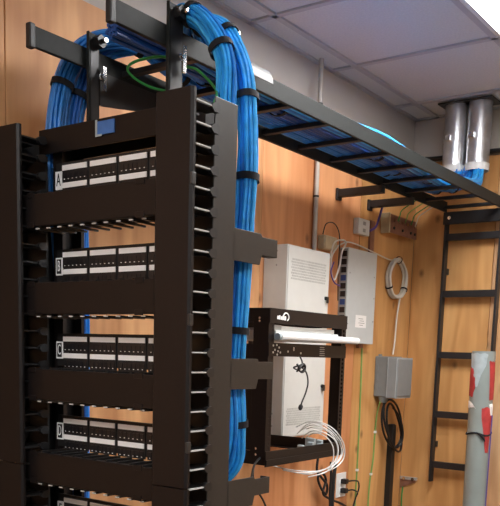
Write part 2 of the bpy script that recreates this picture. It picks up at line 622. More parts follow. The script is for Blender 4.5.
# ------------------------------------------------------------------ overhead cable runway
TX0, TX1, TY0, TY1, TZ = -1.735, -1.435, 1.425, 4.06, 2.29
t = thing('cable_runway', 'overhead ladder-type cable runway carrying blue cables to the far wall', 'cable tray', ((TX0+TX1)/2, 2.7, TZ))
part('side_rail', MB().box(TX0, TX0+.012, TY0, TY1, TZ, TZ+.050), 'rail', t, bevel=.002)
part('side_rail', MB().box(TX1-.012, TX1, TY0-.008, TY1, TZ, TZ+.050), 'rail', t, bevel=.002)
for x, y in ((TX0+.006, TY0), (TX1-.006, TY0-.008)):
    part('end_cap', MB().box(x-.009, x+.009, y-.012, y+.006, TZ-.005, TZ+.054), 'railcap', t, bevel=.003)
rung_me = mesh('rung', MB().box(-.138, .138, -.011, .011, .012, .026), 'darkrail')
for k in range(11):
    link_mesh('rung', rung_me, t, Vector(((TX0+TX1)/2, 1.745+k*.2286, TZ))-Vector(ROOT[t.name]))
part('drop_guard', MB().prism([(1.648, TZ+.002), (1.90, TZ+.002), (1.90, TZ-.02), (1.84, TZ-.058), (1.66, TZ-.085), (1.648, TZ-.085)], 'X', -1.7225, -1.7185), 'plastic', t)

# ------------------------------------------------------------------ ladder runway down the far wall
t = thing('wall_cable_ladder', 'black vertical cable ladder fixed to the far plywood wall', 'cable ladder', (-1.585, 4.09, .9))
for x in (-1.735, -1.447):
    part('side_rail', MB().box(x, x+.012, 4.065, 4.105, .90, 2.29), 'darkrail', t, bevel=.001)
for z in (2.168, 1.884, 1.571, 1.261, .993):
    part('rung', MB().box(-1.723, -1.447, 4.072, 4.095, z-.017, z+.017), 'darkrail', t, bevel=.001)
for z in (2.0, 1.1):
    for x in (-1.729, -1.441):
        part('wall_clip', MB().box(x-.008, x+.008, 4.105, WY, z-.015, z+.015), 'darkrail', t)
tj = thing('runway_junction', 'black junction bar with bolt where overhead runway meets wall ladder', 'bracket', (-1.58, 4.06, 2.23))
part('bar', MB().box(-1.735, -1.30, 4.045, 4.063, 2.228, 2.288), 'darkrail', tj, bevel=.001)
part('bolt', MB().cyl((-1.700, 4.036, 2.258), (-1.700, 4.047, 2.258), .009, 10), 'chrome', tj)

# ------------------------------------------------------------------ elevation plates between rack and runway
for X, y0, y1, zt, lab, sgn in ((-1.4335, 1.597, 1.652, 2.392, 'dark vertical elevation plate on the near rail of the overhead runway', 1),
                                (-1.718, 1.600, 1.640, 2.378, 'dark vertical elevation plate on the wall-side rail of the overhead runway', 1)):
    t = thing('elevation_plate', lab, 'bracket', (X, (y0+y1)/2, 2.118), 'elevation plates between rack and runway')
    part('plate', MB().box(X, X+.005, y0, y1, 2.118, zt).box(X, X+.010, y0-.003, y0, 2.118, zt), 'rail', t, bevel=.001)
    part('plate_face', MB().box(X+.005, X+.0058, y0+.008, y1-.004, 2.13, zt-.012), 'darkrail', t)
    part('foot', MB().box(X-.02, X+.03, y0-.02, y1, 2.1185, 2.124), 'rail', t)
    zb = zt-.02
    b_ = part('bolt', MB().cyl((X-.02, y0+.03, zb), (X+.035, y0+.03, zb), .006, 10), 'plastic', t)
    part('nut', MB().cyl((X+.006, y0+.03, zb), (X+.026, y0+.03, zb), .017, 6), 'plastic', b_)
    part('bolt_tip', MB().cyl((X+.035, y0+.03, zb), (X+.042, y0+.03, zb), .006, 8), 'chrome', b_)
    b_ = part('bolt', MB().cyl((X, y0+.032, 2.27), (X+.028, y0+.032, 2.27), .005, 10), 'chrome', t)
    part('wing_nut', MB().box(X+.012, X+.020, y0+.040, y0+.052, 2.238, 2.300).cyl((X+.008, y0+.032, 2.27), (X+.02, y0+.032, 2.27), .008, 8), 'chrome', b_)

# ------------------------------------------------------------------ wall support arms for the runway
for Y, lab in ((3.305, 'black runway support arm on plywood wall, nearer to the white conduit'), (3.605, 'black runway support arm on plywood wall, nearer to the room corner')):
    t = thing('runway_support_arm', lab, 'bracket', (WX, Y, 2.25), 'runway support arms')
    part('arm', MB().box(WX+.012, -1.70, Y-.016, Y+.016, 2.255, 2.288), 'darkrail', t, bevel=.002)
    part('wall_plate', MB().box(WX+.002, WX+.013, Y-.020, Y+.020, 2.243, 2.293), 'darkrail', t, bevel=.002)

# ------------------------------------------------------------------ cable bundles


def hexpack(n, r):
    pts = []
    R = 0
    lst = []
    for a in range(-6, 7):
        for b in range(-6, 7):
            lst.append((a*2*r+b*r, b*r*1.732))
    lst.sort(key=lambda p: p[0]**2+p[1]**2+.00001*p[0])
    return lst[:n]


def bundle(name, label, ctrl, n, r, straps, group, pal=('blue', 'blue', 'blue', 'bluelt', 'bluedk'), seg=8, jitter=.0012):
    """a bundle of cables; straps = fractions of the path that carry a hook strap"""
    path = spline(ctrl, seg)
    t = thing(name, label, 'cables', path[-1], group)
    k = len(path)
    frames = []
    nrm = None
    for i in range(k):
        d = (path[min(i+1, k-1)]-path[max(i-1, 0)]).normalized()
        if nrm is None:
            nrm = d.orthogonal().normalized()
        nrm = (nrm-d*nrm.dot(d)).normalized()
        frames.append((nrm.copy(), d.cross(nrm)))
    offs = hexpack(n, r*1.02)
    near = path[len(path)//3].x > -1.49
    for (a, b_) in offs:
        ph = random.uniform(0, 6.28)
        tw = []
        for i in range(k):
            N, B = frames[i]
            ja = jitter*math.sin(i*.55+ph)
            jb = jitter*math.cos(i*.43+ph*1.7)
            q = path[i]+N*(a+ja)+B*(b_+jb)
            # inside the runway the bundle settles flat on the rungs
            f = max(0, min(1, (q.y-1.86)/.18))*max(0, min(1, (3.72-q.y)/.2)) if q.x < -1.44 else 0
            hump = math.exp(-((q.y-2.80)/.17)**2) if near else 0
            q.z = q.z*(1-f)+f*(TZ+.027+(q.z-TZ-.026)*(.5+.18*hump)+.007*hump)
            tw.append(q)
        part('cable', MB().tube(tw, r, 6), random.choice(pal), t, smooth=True)
    R = max(math.hypot(*o) for o in offs)+r+.0022
    for s in straps:
        i = min(k-2, max(1, int(s*(k-1))))
        d = (path[i+1]-path[i-1]).normalized()
        c = path[i]
        sb = MB().pipe(c-d*.0085, c+d*.0085, R+.0015, R-.001, 18)
        for q in sb.v:
            f = max(0, min(1, (q.y-1.86)/.18))*max(0, min(1, (3.72-q.y)/.2)) if q.x < -1.39 else 0
            hump = math.exp(-((q.y-2.80)/.17)**2) if near else 0
            q.z = q.z*(1-f)+f*(TZ+.027+(q.z-TZ-.026)*(.5+.18*hump)+.007*hump)
        part('hook_strap', sb, 'velcro', t, smooth=True)
    return t


G = 'blue cable bundles'
cz = TZ+.026+.028
ends = {}
bundle('cable_bundle', 'front of two blue cable bundles dropping over the runway rail beside the rack', [
    (-1.645, 3.98, 2.60), (-1.645, 3.97, 2.47), (-1.62, 3.88, 2.375), (-1.56, 3.6, cz), (-1.52, 3.0, cz), (-1.52, 2.3, cz), (-1.525, 1.86, cz+.005), (-1.50, 1.72, cz+.03), (-1.435, 1.668, 2.385),
    (-1.36, 1.66, 2.345), (-1.295, 1.652, 2.25), (-1.275, 1.637, 2.12), (-1.262, 1.618, 1.98), (-1.255, 1.610, 1.80), (-1.255, 1.610, 1.60), (-1.236, 1.622, 1.42), (-1.245, 1.628, 1.30), (-1.28, 1.625, 1.245), (-1.36, 1.62, 1.24)],
    19, .0055, (.16, .27, .38, .468, .545), G)
bundle('cable_bundle', 'rear of two blue cable bundles dropping over the runway rail beside the rack', [
    (-1.535, 3.985, 2.60), (-1.535, 3.97, 2.47), (-1.51, 3.85, 2.37), (-1.475, 3.5, cz), (-1.468, 3.0, cz), (-1.468, 2.3, cz), (-1.468, 1.90, cz+.005), (-1.465, 1.78, cz+.03), (-1.425, 1.730, 2.382),
    (-1.345, 1.722, 2.335), (-1.285, 1.712, 2.24), (-1.250, 1.690, 2.12), (-1.236, 1.676, 1.99), (-1.232, 1.664, 1.85), (-1.232, 1.650, 1.65), (-1.236, 1.648, 1.48), (-1.240, 1.664, 1.36), (-1.250, 1.668, 1.27), (-1.30, 1.64, 1.215), (-1.38, 1.62, 1.21)],
    19, .0055, (.16, .25, .34, .42, .475, .56, .64, .70, .755, .84), G)
bundle('cable_bundle', 'front of two blue cable bundles arching over the wall-side rail at the rack', [
    (-1.695, 3.985, 2.60), (-1.695, 3.97, 2.47), (-1.685, 3.85, 2.37), (-1.683, 3.5, cz), (-1.683, 3.0, cz), (-1.68, 2.3, cz), (-1.66, 1.88, cz+.005), (-1.655, 1.77, cz+.028), (-1.70, 1.705, 2.388), (-1.765, 1.64, 2.362),
    (-1.802, 1.594, 2.27), (-1.805, 1.565, 2.12), (-1.805, 1.565, 1.9), (-1.80, 1.60, 1.5), (-1.80, 1.60, .9)],
    19, .0055, (.16, .25, .34, .42, .52, .725), G, ('bluedk', 'bluedk', 'blueshade'))  # darker jackets paint in the shade of the runway stretch
bundle('cable_bundle', 'rear of two blue cable bundles arching over the wall-side rail at the rack', [
    (-1.585, 3.985, 2.60), (-1.585, 3.98, 2.48), (-1.60, 3.86, 2.372), (-1.63, 3.5, cz), (-1.632, 3.0, cz), (-1.628, 2.3, cz), (-1.60, 1.92, cz+.005), (-1.63, 1.80, cz+.028), (-1.70, 1.762, 2.39), (-1.765, 1.70, 2.362),
    (-1.80, 1.655, 2.27), (-1.803, 1.622, 2.12), (-1.803, 1.645, 1.9), (-1.80, 1.648, 1.5), (-1.80, 1.648, .9)],
    19, .0055, (.16, .25, .34, .42, .52, .735), G, ('bluedk', 'bluedk', 'blueshade'))  # same painted-in shade as its front twin
bundle('cable_bundle', 'blue cable bundle lying in the middle of the runway', [
    (-1.58, 3.85, 2.40), (-1.58, 3.5, cz), (-1.58, 3.0, cz-.003), (-1.575, 2.3, cz-.003), (-1.57, 1.95, cz-.003), (-1.575, 1.55, cz-.003)],
    14, .0055, (.2, .4, .6, .8), G, ('blueshadedk', 'blueshade', 'blueshadedk'))  # shade under the runway is put into these jacket colours

# bright metal drop-out on the rail
d = MB()
n_ = 8
pts = []
for k in range(n_+1):
    a = math.pi/2*k/n_
    pts.append((TX1+.003+.040*math.sin(a), TZ+.012+.046*math.cos(a)))
for k in range(n_, -1, -1):
    a = math.pi/2*k/n_
    pts.append((TX1+.003+.037*math.sin(a), TZ+.012+.043*math.cos(a)))
d.prism([(p[1], p[0]) for p in pts], 'Y', 1.86, 2.0)
d.prism([(TZ+.058, TX1+.003), (TZ+.058, TX1-.03), (TZ+.055, TX1-.03), (TZ+.055, TX1+.003)], 'Y', 1.86, 2.0)
tag(part('cable_dropout', d, 'dull', None, smooth=True), 'shiny curved metal drop-out clipped over the near runway rail', 'cable dropout')
t = thing('runway_clamp', 'small black clamp bolt on top of the near runway rail behind cables', 'clamp', (-1.44, 1.86, 2.345))
part('knob', MB().cyl((-1.46, 1.865, 2.40), (-1.425, 1.865, 2.40), .013, 10), 'plastic', t)
part('rod', MB().cyl((-1.445, 1.865, 2.34), (-1.445, 1.865, 2.40), .006, 8), 'plastic', t)
part('tip', MB().cyl((-1.425, 1.865, 2.40), (-1.415, 1.865, 2.40), .005, 8), 'chrome', t)

# green ground wire loop
g = spline([at(214, 104, 'X', -1.25), at(216, 90, 'X', -1.30), (-1.40, 1.68, 2.25), at(185, 66, 'X', -1.46), at(165, 57, 'X', -1.50), at(140, 60, 'X', -1.53), at(128, 67, 'X', -1.56), at(132, 76, 'X', -1.56), at(150, 87, 'X', -1.53), at(170, 92, 'X', -1.50), at(188, 100, 'X', -1.46)], 8)
tag(part('ground_wire', MB().tube(g, .0035, 6), 'green', None, smooth=True), 'green ground wire looping under the runway above the rack', 'wire')

# ------------------------------------------------------------------ ceiling sleeves
for x, lab in ((-1.672, 'bright metal conduit sleeve through the ceiling, nearer to the room corner'), (-1.553, 'bright metal conduit sleeve through the ceiling, right of its twin')):
    t = thing('conduit_sleeve', lab, 'conduit', (x, 3.985, 2.46), 'ceiling conduit sleeves')
    part('tube', MB().pipe((x, 3.985, 2.485), (x, 3.985, ZC+.03), .056, .052, 28), 'galv', t, smooth=True)
    part('bushing', MB().pipe((x, 3.985, 2.458), (x, 3.985, 2.492), .0585, .0565, 28), 'ring', t, smooth=True)
    cl = part('strap_clamp', MB().pipe((x, 3.985, 2.605), (x, 3.985, 2.622), .0585, .0563, 28), 'galv', t, smooth=True)
    part('clamp_screw', MB().box(x-.022, x+.002, 3.985-.075, 3.985-.055, 2.602, 2.626), 'chrome', cl)
tag(part('ceiling_opening_trim', MB().box(-1.745, -1.475, 3.915, 4.06, ZC-.010, ZC-.0045), 'rackgrey', None), 'dark trim plate around the sleeves in the ceiling', 'plate')

# conduit stick and cables along the plywood top on the far wall
tag(part('ledge_cable', MB().tube(spline([(-1.90, 4.10, 2.575), (-1.8, 4.105, 2.570), (-1.6, 4.105, 2.575), (-1.3, 4.105, 2.570), (-.9, 4.105, 2.575)], 5), .012, 8), 'plastic', None, smooth=True), 'black cable running along the top edge of far plywood', 'cable')

# ------------------------------------------------------------------ conduit on the left wall
t = thing('wall_conduit', 'thin painted conduit rising up the plywood wall behind the runway', 'conduit', (WX+.015, 3.103, 1.3))
part('tube', MB().cyl((WX+.0135, 3.103, 1.55), (WX+.0135, 3.103, ZC-.005), .0105, 12), 'emt', t, smooth=True)
for z in (2.225, 2.60):
    part('coupling', MB().cyl((WX+.0135, 3.103, z-.004), (WX+.0135, 3.103, z+.004), .013, 12), 'rackgrey', t, smooth=True)
t = thing('junction_box', 'small beige plastic box on plywood beside the thin conduit', 'junction box', (WX, 3.2, 2.015))
part('body', MB().box(WX+.0015, WX+.035, 3.15, 3.255, 2.012, 2.072), 'beige', t, bevel=.003)
part('lid', MB().box(WX+.035, WX+.040, 3.153, 3.252, 2.015, 2.069), 'beige', t, bevel=.002)
tag(part('grey_wire', MB().tube(spline([(WX+.02, 3.16, 2.075), (WX+.03, 3.17, 2.12), (WX+.03, 3.24, 2.13), (WX+.03, 3.29, 2.08), (WX+.03, 3.29, 1.95), (WX+.03, 3.30, 1.8)], 8), .0025, 6), 'rackgrey', None, smooth=True), 'thin dark wire arching over the small beige box', 'wire')

# ------------------------------------------------------------------ tall white wall cabinet
y0, y1, z0, z1, D = 2.744, 3.068, 1.214, 1.979, .118
t = thing('wall_cabinet', 'off-white metal wiring cabinet on the plywood, behind the open wall rack', 'cabinet', (WX, (y0+y1)/2, z0))
part('body', MB().box(WX+.0015, WX+D-.004, y0, y1, z0, z1), 'cab', t, bevel=.002)
dr = part('door', MB().box(WX+D-.004, WX+D, y0+.004, y1-.004, z0+.004, z1-.004), 'cab', t, bevel=.002)
for zb, zt in ((1.845, 1.93), (1.262, 1.335)):
    v = MB()
    rows, cols = 8, 22
    for r_ in range(rows):
        for c in range(cols):
            yy = y0+.03+(y1-y0-.06)*(c+.5*(r_ % 2))/cols
            zz = zb+(zt-zb)*(r_+.5)/rows
            v.box(WX+D, WX+D+.0006, yy-.0042, yy+.0042, zz-.0034, zz+.0034)
    part('vent', v, 'ventlt', dr)
for z in (1.79, 1.42):
    lk = part('lock', MB().cyl((WX+D, y1-.028, z), (WX+D+.008, y1-.028, z), .008, 12), 'plastic', dr)
    part('key_tab', MB().box(WX+D+.008, WX+D+.011, y1-.031, y1-.016, z-.02, z+.006), 'plastic', lk)
for z in (1.955, 1.9, 1.31, 1.26):
    part('screw', MB().cyl((WX+D*.55, y0-.002, z), (WX+D*.55, y0, z), .004, 8), 'vent', t)

# ------------------------------------------------------------------ open wall-mount rack
FX, fy0, fy1, fz0, fz1 = -1.51, 2.188, 2.694, 1.186, 1.697
t = thing('wall_mount_rack', 'black open-frame wall-mount rack with white bezel device', 'rack', (-1.7, 2.44, fz0))
for yy, s in ((fy0, 1), (fy1, -1)):
    rl = MB().box(FX-.06, FX, yy, yy+s*.003, fz0, fz1)
    if s > 0:
        rl.box(FX-.002, FX-.001, yy+.003, yy+.032, fz0, fz1)
    a, b_ = yy+s*.003, yy+s*.032
    rl.box(FX-.003, FX, a, a+s*.008, fz0, fz1).box(FX-.003, FX, b_-s*.009, b_, fz0, fz1)
    z = fz0
    while z < fz1-.006:
        rl.box(FX-.003, FX, a+s*.008, b_-s*.009, z, z+.0065)
        z += U/3
    part('front_rail', rl, 'rack', t)
    if s > 0:
        part('side_plate', MB().box(FX-.105, FX-.0605, yy, yy+.003, fz0+.046, 1.582).box(FX-.105, FX-.0605, yy, yy+.003, 1.634, fz1-.046), 'rack', t)
    part('side_beam', MB().box(WX+.02, FX-.06, yy, yy+s*.003, fz1-.045, fz1).box(WX+.02, FX-.06, yy, yy+s*.03, fz1-.003, fz1), 'rack', t)
    part('side_beam', MB().box(WX+.02, FX-.06, yy, yy+s*.003, fz0, fz0+.045).box(WX+.02, FX-.06, yy, yy+s*.03, fz0, fz0+.003), 'rack', t)
    part('wall_rail', MB().box(WX+.0015, WX+.02, yy, yy+s*.04, fz0, fz1), 'rack', t)
part('top_beam', MB().box(FX, FX+.004, fy0, fy1, fz1-.048, fz1).box(FX-.05, FX, fy0+.003, fy1-.003, fz1-.004, fz1), 'rack', t, bevel=.001)
part('bottom_beam', MB().box(FX, FX+.004, fy0, fy1, fz0-.006, fz0+.046).box(FX-.05, FX, fy0+.003, fy1-.003, fz0, fz0+.004).box(FX+.004, FX+.008, fy0, fy1, fz0, fz0+.018), 'rack', t, bevel=.001)
# brand mark: small white wordmark under an arc, as in the photo
lg = MB()
arc = [Vector((FX+.0045, 2.280+.016*math.cos(a), 1.672+.013*math.sin(a))) for a in [math.radians(d_) for d_ in range(-60, 171, 15)]]
lg.tube(arc, .0022, 5)
part('logo_arc', lg, 'white', t)
wm = MB()
for k, (wd, h_) in enumerate(((.008, .011), (.006, .013), (.007, .010), (.006, .013), (.008, .011))):
    yy = 2.228+k*.0105
    wm.box(FX+.004, FX+.0048, yy, yy+wd+.0015, 1.663-k*.0005, 1.663+h_)
part('logo_lettering', wm, 'white', t)
for z in (1.665, 1.655, 1.24, 1.22):
    part('side_screw', MB().cyl((FX-.035, fy0-.003, z), (FX-.035, fy0, z), .004, 8), 'chrome', t)

t = thing('rack_device', 'flat silver-white rack unit with long white bezel in the wall rack', 'network device', (-1.6, 2.44, 1.594))
part('body', MB().box(-1.80, FX-.004, 2.235, 2.645, 1.596, 1.628), 'switch', t, bevel=.003)
part('bezel', MB().prism([(1.596, FX+.005), (1.596, FX+.026), (1.600, FX+.032), (1.608, FX+.034), (1.615, FX+.031), (1.619, FX+.024), (1.619, FX+.005)], 'Y', 2.222, 2.742), 'white', t, bevel=.001)
part('end_knob', MB().cyl((FX+.020, 2.210, 1.607), (FX+.020, 2.224, 1.607), .011, 14), 'silver', t)
t = thing('rack_shelf_panel', 'thin pale panel with dark end block above the white bezel', 'panel', (-1.6, 2.44, 1.63))
part('plate', MB().box(-1.66, FX-.008, 2.27, 2.62, 1.6285, 1.643), 'cab', t, bevel=.001)
part('end_block', MB().box(-1.66, FX-.006, 2.225, 2.27, 1.6285, 1.645), 'vent', t)
t = thing('rack_blank_panel', 'black perforated panel in the wall rack below the white bezel', 'panel', (FX, 2.44, 1.543))
part('plate', MB().box(FX, FX+.003, fy0, fy1, 1.543, 1.587), 'rack', t)
pr = random.Random(3)
for (yy, zz) in ((2.212, 1.578), (2.232, 1.580), (2.246, 1.572), (2.222, 1.564), (2.240, 1.560), (2.212, 1.556), (2.254, 1.556), (2.236, 1.549), (2.30, 1.560), (2.335, 1.572), (2.335, 1.566), (2.38, 1.556)):
    part('screw', MB().cyl((FX+.003, yy, zz), (FX+.0045, yy, zz), .0036, 8), 'pale', t)
pm = MB()
for k in range(5):
    pm.box(FX+.003, FX+.0034, 2.505, 2.505+.028+.01*pr.random(), 1.580-k*.007, 1.577-k*.007)
part('print', pm, 'vent', t)

# coiled black power cord in front of the cabinet
cc = at(300, 368, 'X', FX+.015)
pc = [Vector((FX+.01, cc.y+.004, 1.545)), Vector((FX+.02, cc.y+.004, 1.528))]
for k in range(44):
    a = k*.62
    pc.append(cc+Vector((.012*math.sin(a*.7), .021*math.cos(a)*(1 if k % 3 else .7), .011*math.sin(a)+.004*math.sin(k))))
dn = [at(306, 372, 'X', FX+.015), at(308, 382, 'X', FX+.015), at(306, 392, 'X', FX+.015), at(302, 402, 'X', FX+.015), at(301, 406, 'X', FX+.015)]
t = thing('power_cord', 'coiled black power cord hanging in front of the cabinet door', 'cord', dn[-1])
part('cord', MB().tube(spline(pc+dn, 4), .0028, 6), 'plastic', t, smooth=True)
part('plug', MB().tube([dn[-1]+Vector((0, 0, .006)), dn[-1], dn[-1]-Vector((0, .004, .008)), dn[-1]-Vector((0, .006, .014))], [.004, .008, .008, .004], 8), 'plastic', t)

# white patch cables spilling over the lower right corner of the wall rack
wp = [
    [(297, 434, -1.62), (308, 424, -1.58), (322, 424, -1.52), (337, 436, -1.475), (343, 450, -1.47), (337, 463, -1.475), (318, 471, -1.49), (292, 470, -1.53), (270, 465, -1.6)],
    [(300, 431, -1.62), (312, 425, -1.56), (328, 430, -1.49), (339, 442, -1.475), (341, 455, -1.475), (331, 467, -1.48), (305, 473, -1.50), (283, 470, -1.56)],
    [(302, 438, -1.62), (312, 431, -1.56), (325, 433, -1.49), (336, 442, -1.468), (337, 456, -1.468), (329, 467, -1.475), (310, 474, -1.50), (294, 472, -1.55)],
    [(296, 427, -1.62), (312, 421, -1.56), (331, 427, -1.485), (343, 442, -1.468), (344, 457, -1.468), (336, 467, -1.475), (320, 474, -1.50)],
    [(306, 437, -1.62), (315, 433, -1.56), (326, 437, -1.485), (333, 447, -1.462), (333, 460, -1.462), (328, 470, -1.47)],
    [(306, 429, -1.62), (316, 427, -1.56), (330, 433, -1.485), (338, 446, -1.465), (336, 462, -1.465), (326, 472, -1.475), (308, 477, -1.50)],
]
for k, p in enumerate(wp):
    pts = spline([at(x, y, 'X', X) for x, y, X in p], 7)
    tag(part('patch_cable', MB().tube(pts, .0022, 6), 'wcable', None, smooth=True), 'white patch cable looping over the lower right corner of the wall rack', 'cable', 'white patch cables on the wall rack')
t = thing('connector_cluster', 'pale clear connectors lying on the bottom beam of the wall rack', 'connectors', (-1.56, 2.57, 1.23))
for k, (y, x) in enumerate(((2.49, -1.56), (2.525, -1.54), (2.56, -1.555), (2.59, -1.54), (2.62, -1.56), (2.575, -1.58))):
    part('connector', MB().box(x-.012, x+.012, y-.008, y+.008, fz0+.004, fz0+.042+.010*(k % 3)), 'silver', t, bevel=.003)

# ------------------------------------------------------------------ black cords below the wall rack
bl = [
    ('cord_loop', [(318, 458, -1.88), (317, 470, -1.88), (321, 477, -1.88), (327, 485, -1.88), (326, 494, -1.88), (321, 488, -1.88), (318, 478, -1.88), (322, 473, -1.88), (326, 480, -1.88), (323, 493, -1.88), (330, 499, -1.88), (345, 506, -1.88), (355, 520, -1.88)], .006, 'bundled black cord hanging left of the wall outlet'),
    ('cord', [(336, 462, -1.87), (334, 475, -1.87), (333, 490, -1.87), (332, 510, -1.87), (332, 540, -1.87)], .009, 'thick black cord dropping beside the wall outlet'),
    ('cord', [(331, 462, -1.86), (331, 478, -1.86), (330, 492, -1.86), (330, 520, -1.86)], .006, 'thinner black cord dropping beside the wall outlet'),
    ('cord', [(262, 456, -1.535), (255, 464, -1.51), (253, 475, -1.50), (256, 488, -1.5), (263, 500, -1.5), (268, 512, -1.5)], .0035, 'thin black cord hanging below the left of the wall rack'),
    ('cord', [(259, 458, -1.545), (254, 466, -1.50), (251, 480, -1.46), (248, 495, -1.46), (246, 512, -1.46)], .0035, 'thin black cord disappearing behind the lowest cable arm'),
]
for nm, p, r_, lab in bl:
    tag(part(nm, MB().tube(spline([at(x, y, 'X', X) for x, y, X in p], 7), r_, 7), 'plastic', None, smooth=True), lab, 'cord')

a, b_ = at(337, 473, 'X', WX+.006), at(348, 497, 'X', WX+.006)
t = thing('wall_outlet', 'white duplex wall outlet with two black plugs low on the plywood', 'outlet', (WX, (a.y+b_.y)/2, b_.z))
oy0, oy1, oz0, oz1 = a.y, a.y+.092, .868, .988
part('plate', MB().box(WX+.0015, WX+.007, oy0, oy1, oz0, oz1), 'ring', t, bevel=.002)
for z in (oz1-.040, oz0+.034):
    part('socket', MB().cyl((WX+.007, (oy0+oy1)/2, z), (WX+.009, (oy0+oy1)/2, z), .017, 16), 'white', t)
for k, z in enumerate((oz1-.040, oz0+.034)):
    yc = (oy0+oy1)/2
    t = thing('plug', ['black plug in the upper socket of the wall outlet', 'black plug in the lower socket of the wall outlet'][k], 'plug', (WX+.009, yc, z))
    part('body', MB().box(WX+.009, WX+.04, yc-.014, yc+.016, z-.012, z+.012), 'plastic', t, bevel=.004)
    c = spline([(WX+.035, yc+.01, z), (WX+.045, yc+.05, z), (WX+.045, yc+.10, z-.01-.01*k), (WX+.04, yc+.12-.03*k, z-.05), (WX+.04, yc+.08-.02*k, z-.12), (WX+.04, yc+.06, z-.25)], 7)
    part('cord', MB().tube(c, .004, 7), 'plastic', t, smooth=True)

# ------------------------------------------------------------------ wall switch
y0, y1, z0, z1, D = 3.352, 3.632, 1.612, 2.042, .046
t = thing('wall_switch', 'light grey network switch mounted upright on the plywood, ports on its side', 'network switch', (WX, (y0+y1)/2, z0))
part('body', MB().box(WX+.0015, WX+D, y0, y1, z0, z1), 'switch', t, bevel=.0015)
part('port_face', MB().box(WX+.004, WX+D-.004, y0-.002, y0, z0+.02, z1-.006), 'vent', t)
for k in range(9):
    z = z1-.028-k*.036
    sz = .013
    p = part('port', MB().box(WX+.012, WX+.038, y0-.0035, y0-.002, z-sz, z+sz), 'port' if k not in (3, 6) else 'dkblue', t)
    part('port_rim', MB().box(WX+.009, WX+.041, y0-.003, y0-.002, z+sz, z+sz+.0022).box(WX+.009, WX+.041, y0-.003, y0-.002, z-sz-.0022, z-sz), 'silver', p)
lb_y, lb_z = at(355.5, 316, 'X', WX+D).y, at(360, 321.5, 'X', WX+D).z
st = part('sticker', MB().box(WX+D, WX+D+.0006, lb_y, lb_y+.107, lb_z-.029, lb_z+.029), 'white', t, label='white sticker')
pm = MB()
for k in range(4):
    pm.box(WX+D+.0006, WX+D+.0009, lb_y+.03+.01*(k % 2), lb_y+.075+.008*(k % 3), lb_z+.014-k*.010, lb_z+.0115-k*.010)
part('print', pm, 'vent', st)
for (y, z) in ((y0+.02, 1.93), (y1-.02, 1.93), (y1-.012, 1.83), (y1-.012, 1.72), (y0+.02, 1.70)):
    part('screw', MB().cyl((WX+D, y, z), (WX+D+.001, y, z), .0035, 8), 'vent', t)
part('bracket', MB().box(WX+.0015, WX+.02, y1-.09, y1-.05, z0-.02, z0), 'copper', t)

# white cables by the switch ports
tag(part('white_cable_loop', MB().tube(spline([at(330, 258, 'X', -1.89), at(334, 243, 'X', -1.89), at(342, 240, 'X', -1.89), at(346, 243, 'X', -1.88), at(342, 252, 'X', -1.89), at(339, 268, 'X', -1.89), at(334, 280, 'X', -1.89), at(331, 270, 'X', -1.89), at(332, 256, 'X', -1.89), at(338, 246, 'X', -1.89)], 7), .004, 6), 'coil', None, smooth=True), 'white cable loop between the cabinet and the wall switch', 'cable')
tag(part('purple_wire', MB().tube(spline([at(334, 262, 'X', -1.89), at(331, 272, 'X', -1.88), at(334, 282, 'X', -1.89), at(340, 286, 'X', -1.9)], 7), .003, 6), 'purple', None, smooth=True), 'short purple wire beside the ports of the wall switch', 'wire')

# small white outlet up high
t = thing('wall_outlet', 'small white two-socket outlet on plywood just below the runway', 'outlet', (WX, 3.52, 2.12))
part('plate', MB().box(WX+.0015, WX+.030, 3.462, 3.572, 2.118, 2.190), 'cab', t, bevel=.003)
for z in (2.170, 2.138):
    part('socket', MB().box(WX+.030, WX+.0312, 3.505, 3.53, z-.008, z+.008), 'vent', t)
tag(part('violet_cable', MB().tube(spline([(WX+.03, 3.575, 2.145), (WX+.04, 3.61, 2.165), (WX+.04, 3.635, 2.20), (WX+.05, 3.66, 2.28)], 7), .006, 6), 'purple', None, smooth=True), 'dark violet cable rising from the small high outlet', 'cable')
tag(part('wall_stub', MB().box(WX+.0015, WX+.014, 3.615, 3.655, 2.04, 2.20), 'copper', None, bevel=.002), 'narrow reddish brown strip on the plywood below the runway', 'strip')

# copper ground bar
t = thing('ground_bar', 'tarnished copper ground bar on standoffs beside the room corner', 'ground bar', (WX+.05, 3.92, 2.15))
part('bar', MB().box(WX+.05, WX+.058, 3.735, 4.035, 2.158, 2.245), 'copper', t, bevel=.001)
for y in (3.76, 4.00):
    part('standoff', MB().cyl((WX+.0015, y, 2.20), (WX+.05, y, 2.20), .016, 10), 'plastic', t)
part('end_block', MB().box(WX+.01, WX+.056, 3.722, 3.735, 2.155, 2.25), 'beige', t, bevel=.001)
for k in range(6):
    y = 3.77+k*.048
    part('screw', MB().cyl((WX+.058, y, 2.218), (WX+.064, y, 2.218), .008, 8), 'chrome' if k % 2 else 'copper', t)
    if k % 2 == 0 or k == 5:
        part('screw', MB().cyl((WX+.058, y, 2.182), (WX+.063, y, 2.182), .007, 8), 'plastic', t)
for k, y in enumerate((3.80, 3.88, 3.95, 4.0)):
    tag(part('ground_lead', MB().tube(spline([(WX+.064, y, 2.22), (WX+.07, y+.005, 2.245), (WX+.09, y-.01, 2.27), (WX+.17, y-.02, 2.31)], 6), .003, 6), ['green', 'greenlt', 'green', 'coil'][k], None, smooth=True),
        ['leftmost ground lead', 'second ground lead from the left', 'third ground lead from the left', 'rightmost, pale ground lead'][k]+' rising from the copper bar to the runway', 'wire', 'ground leads')

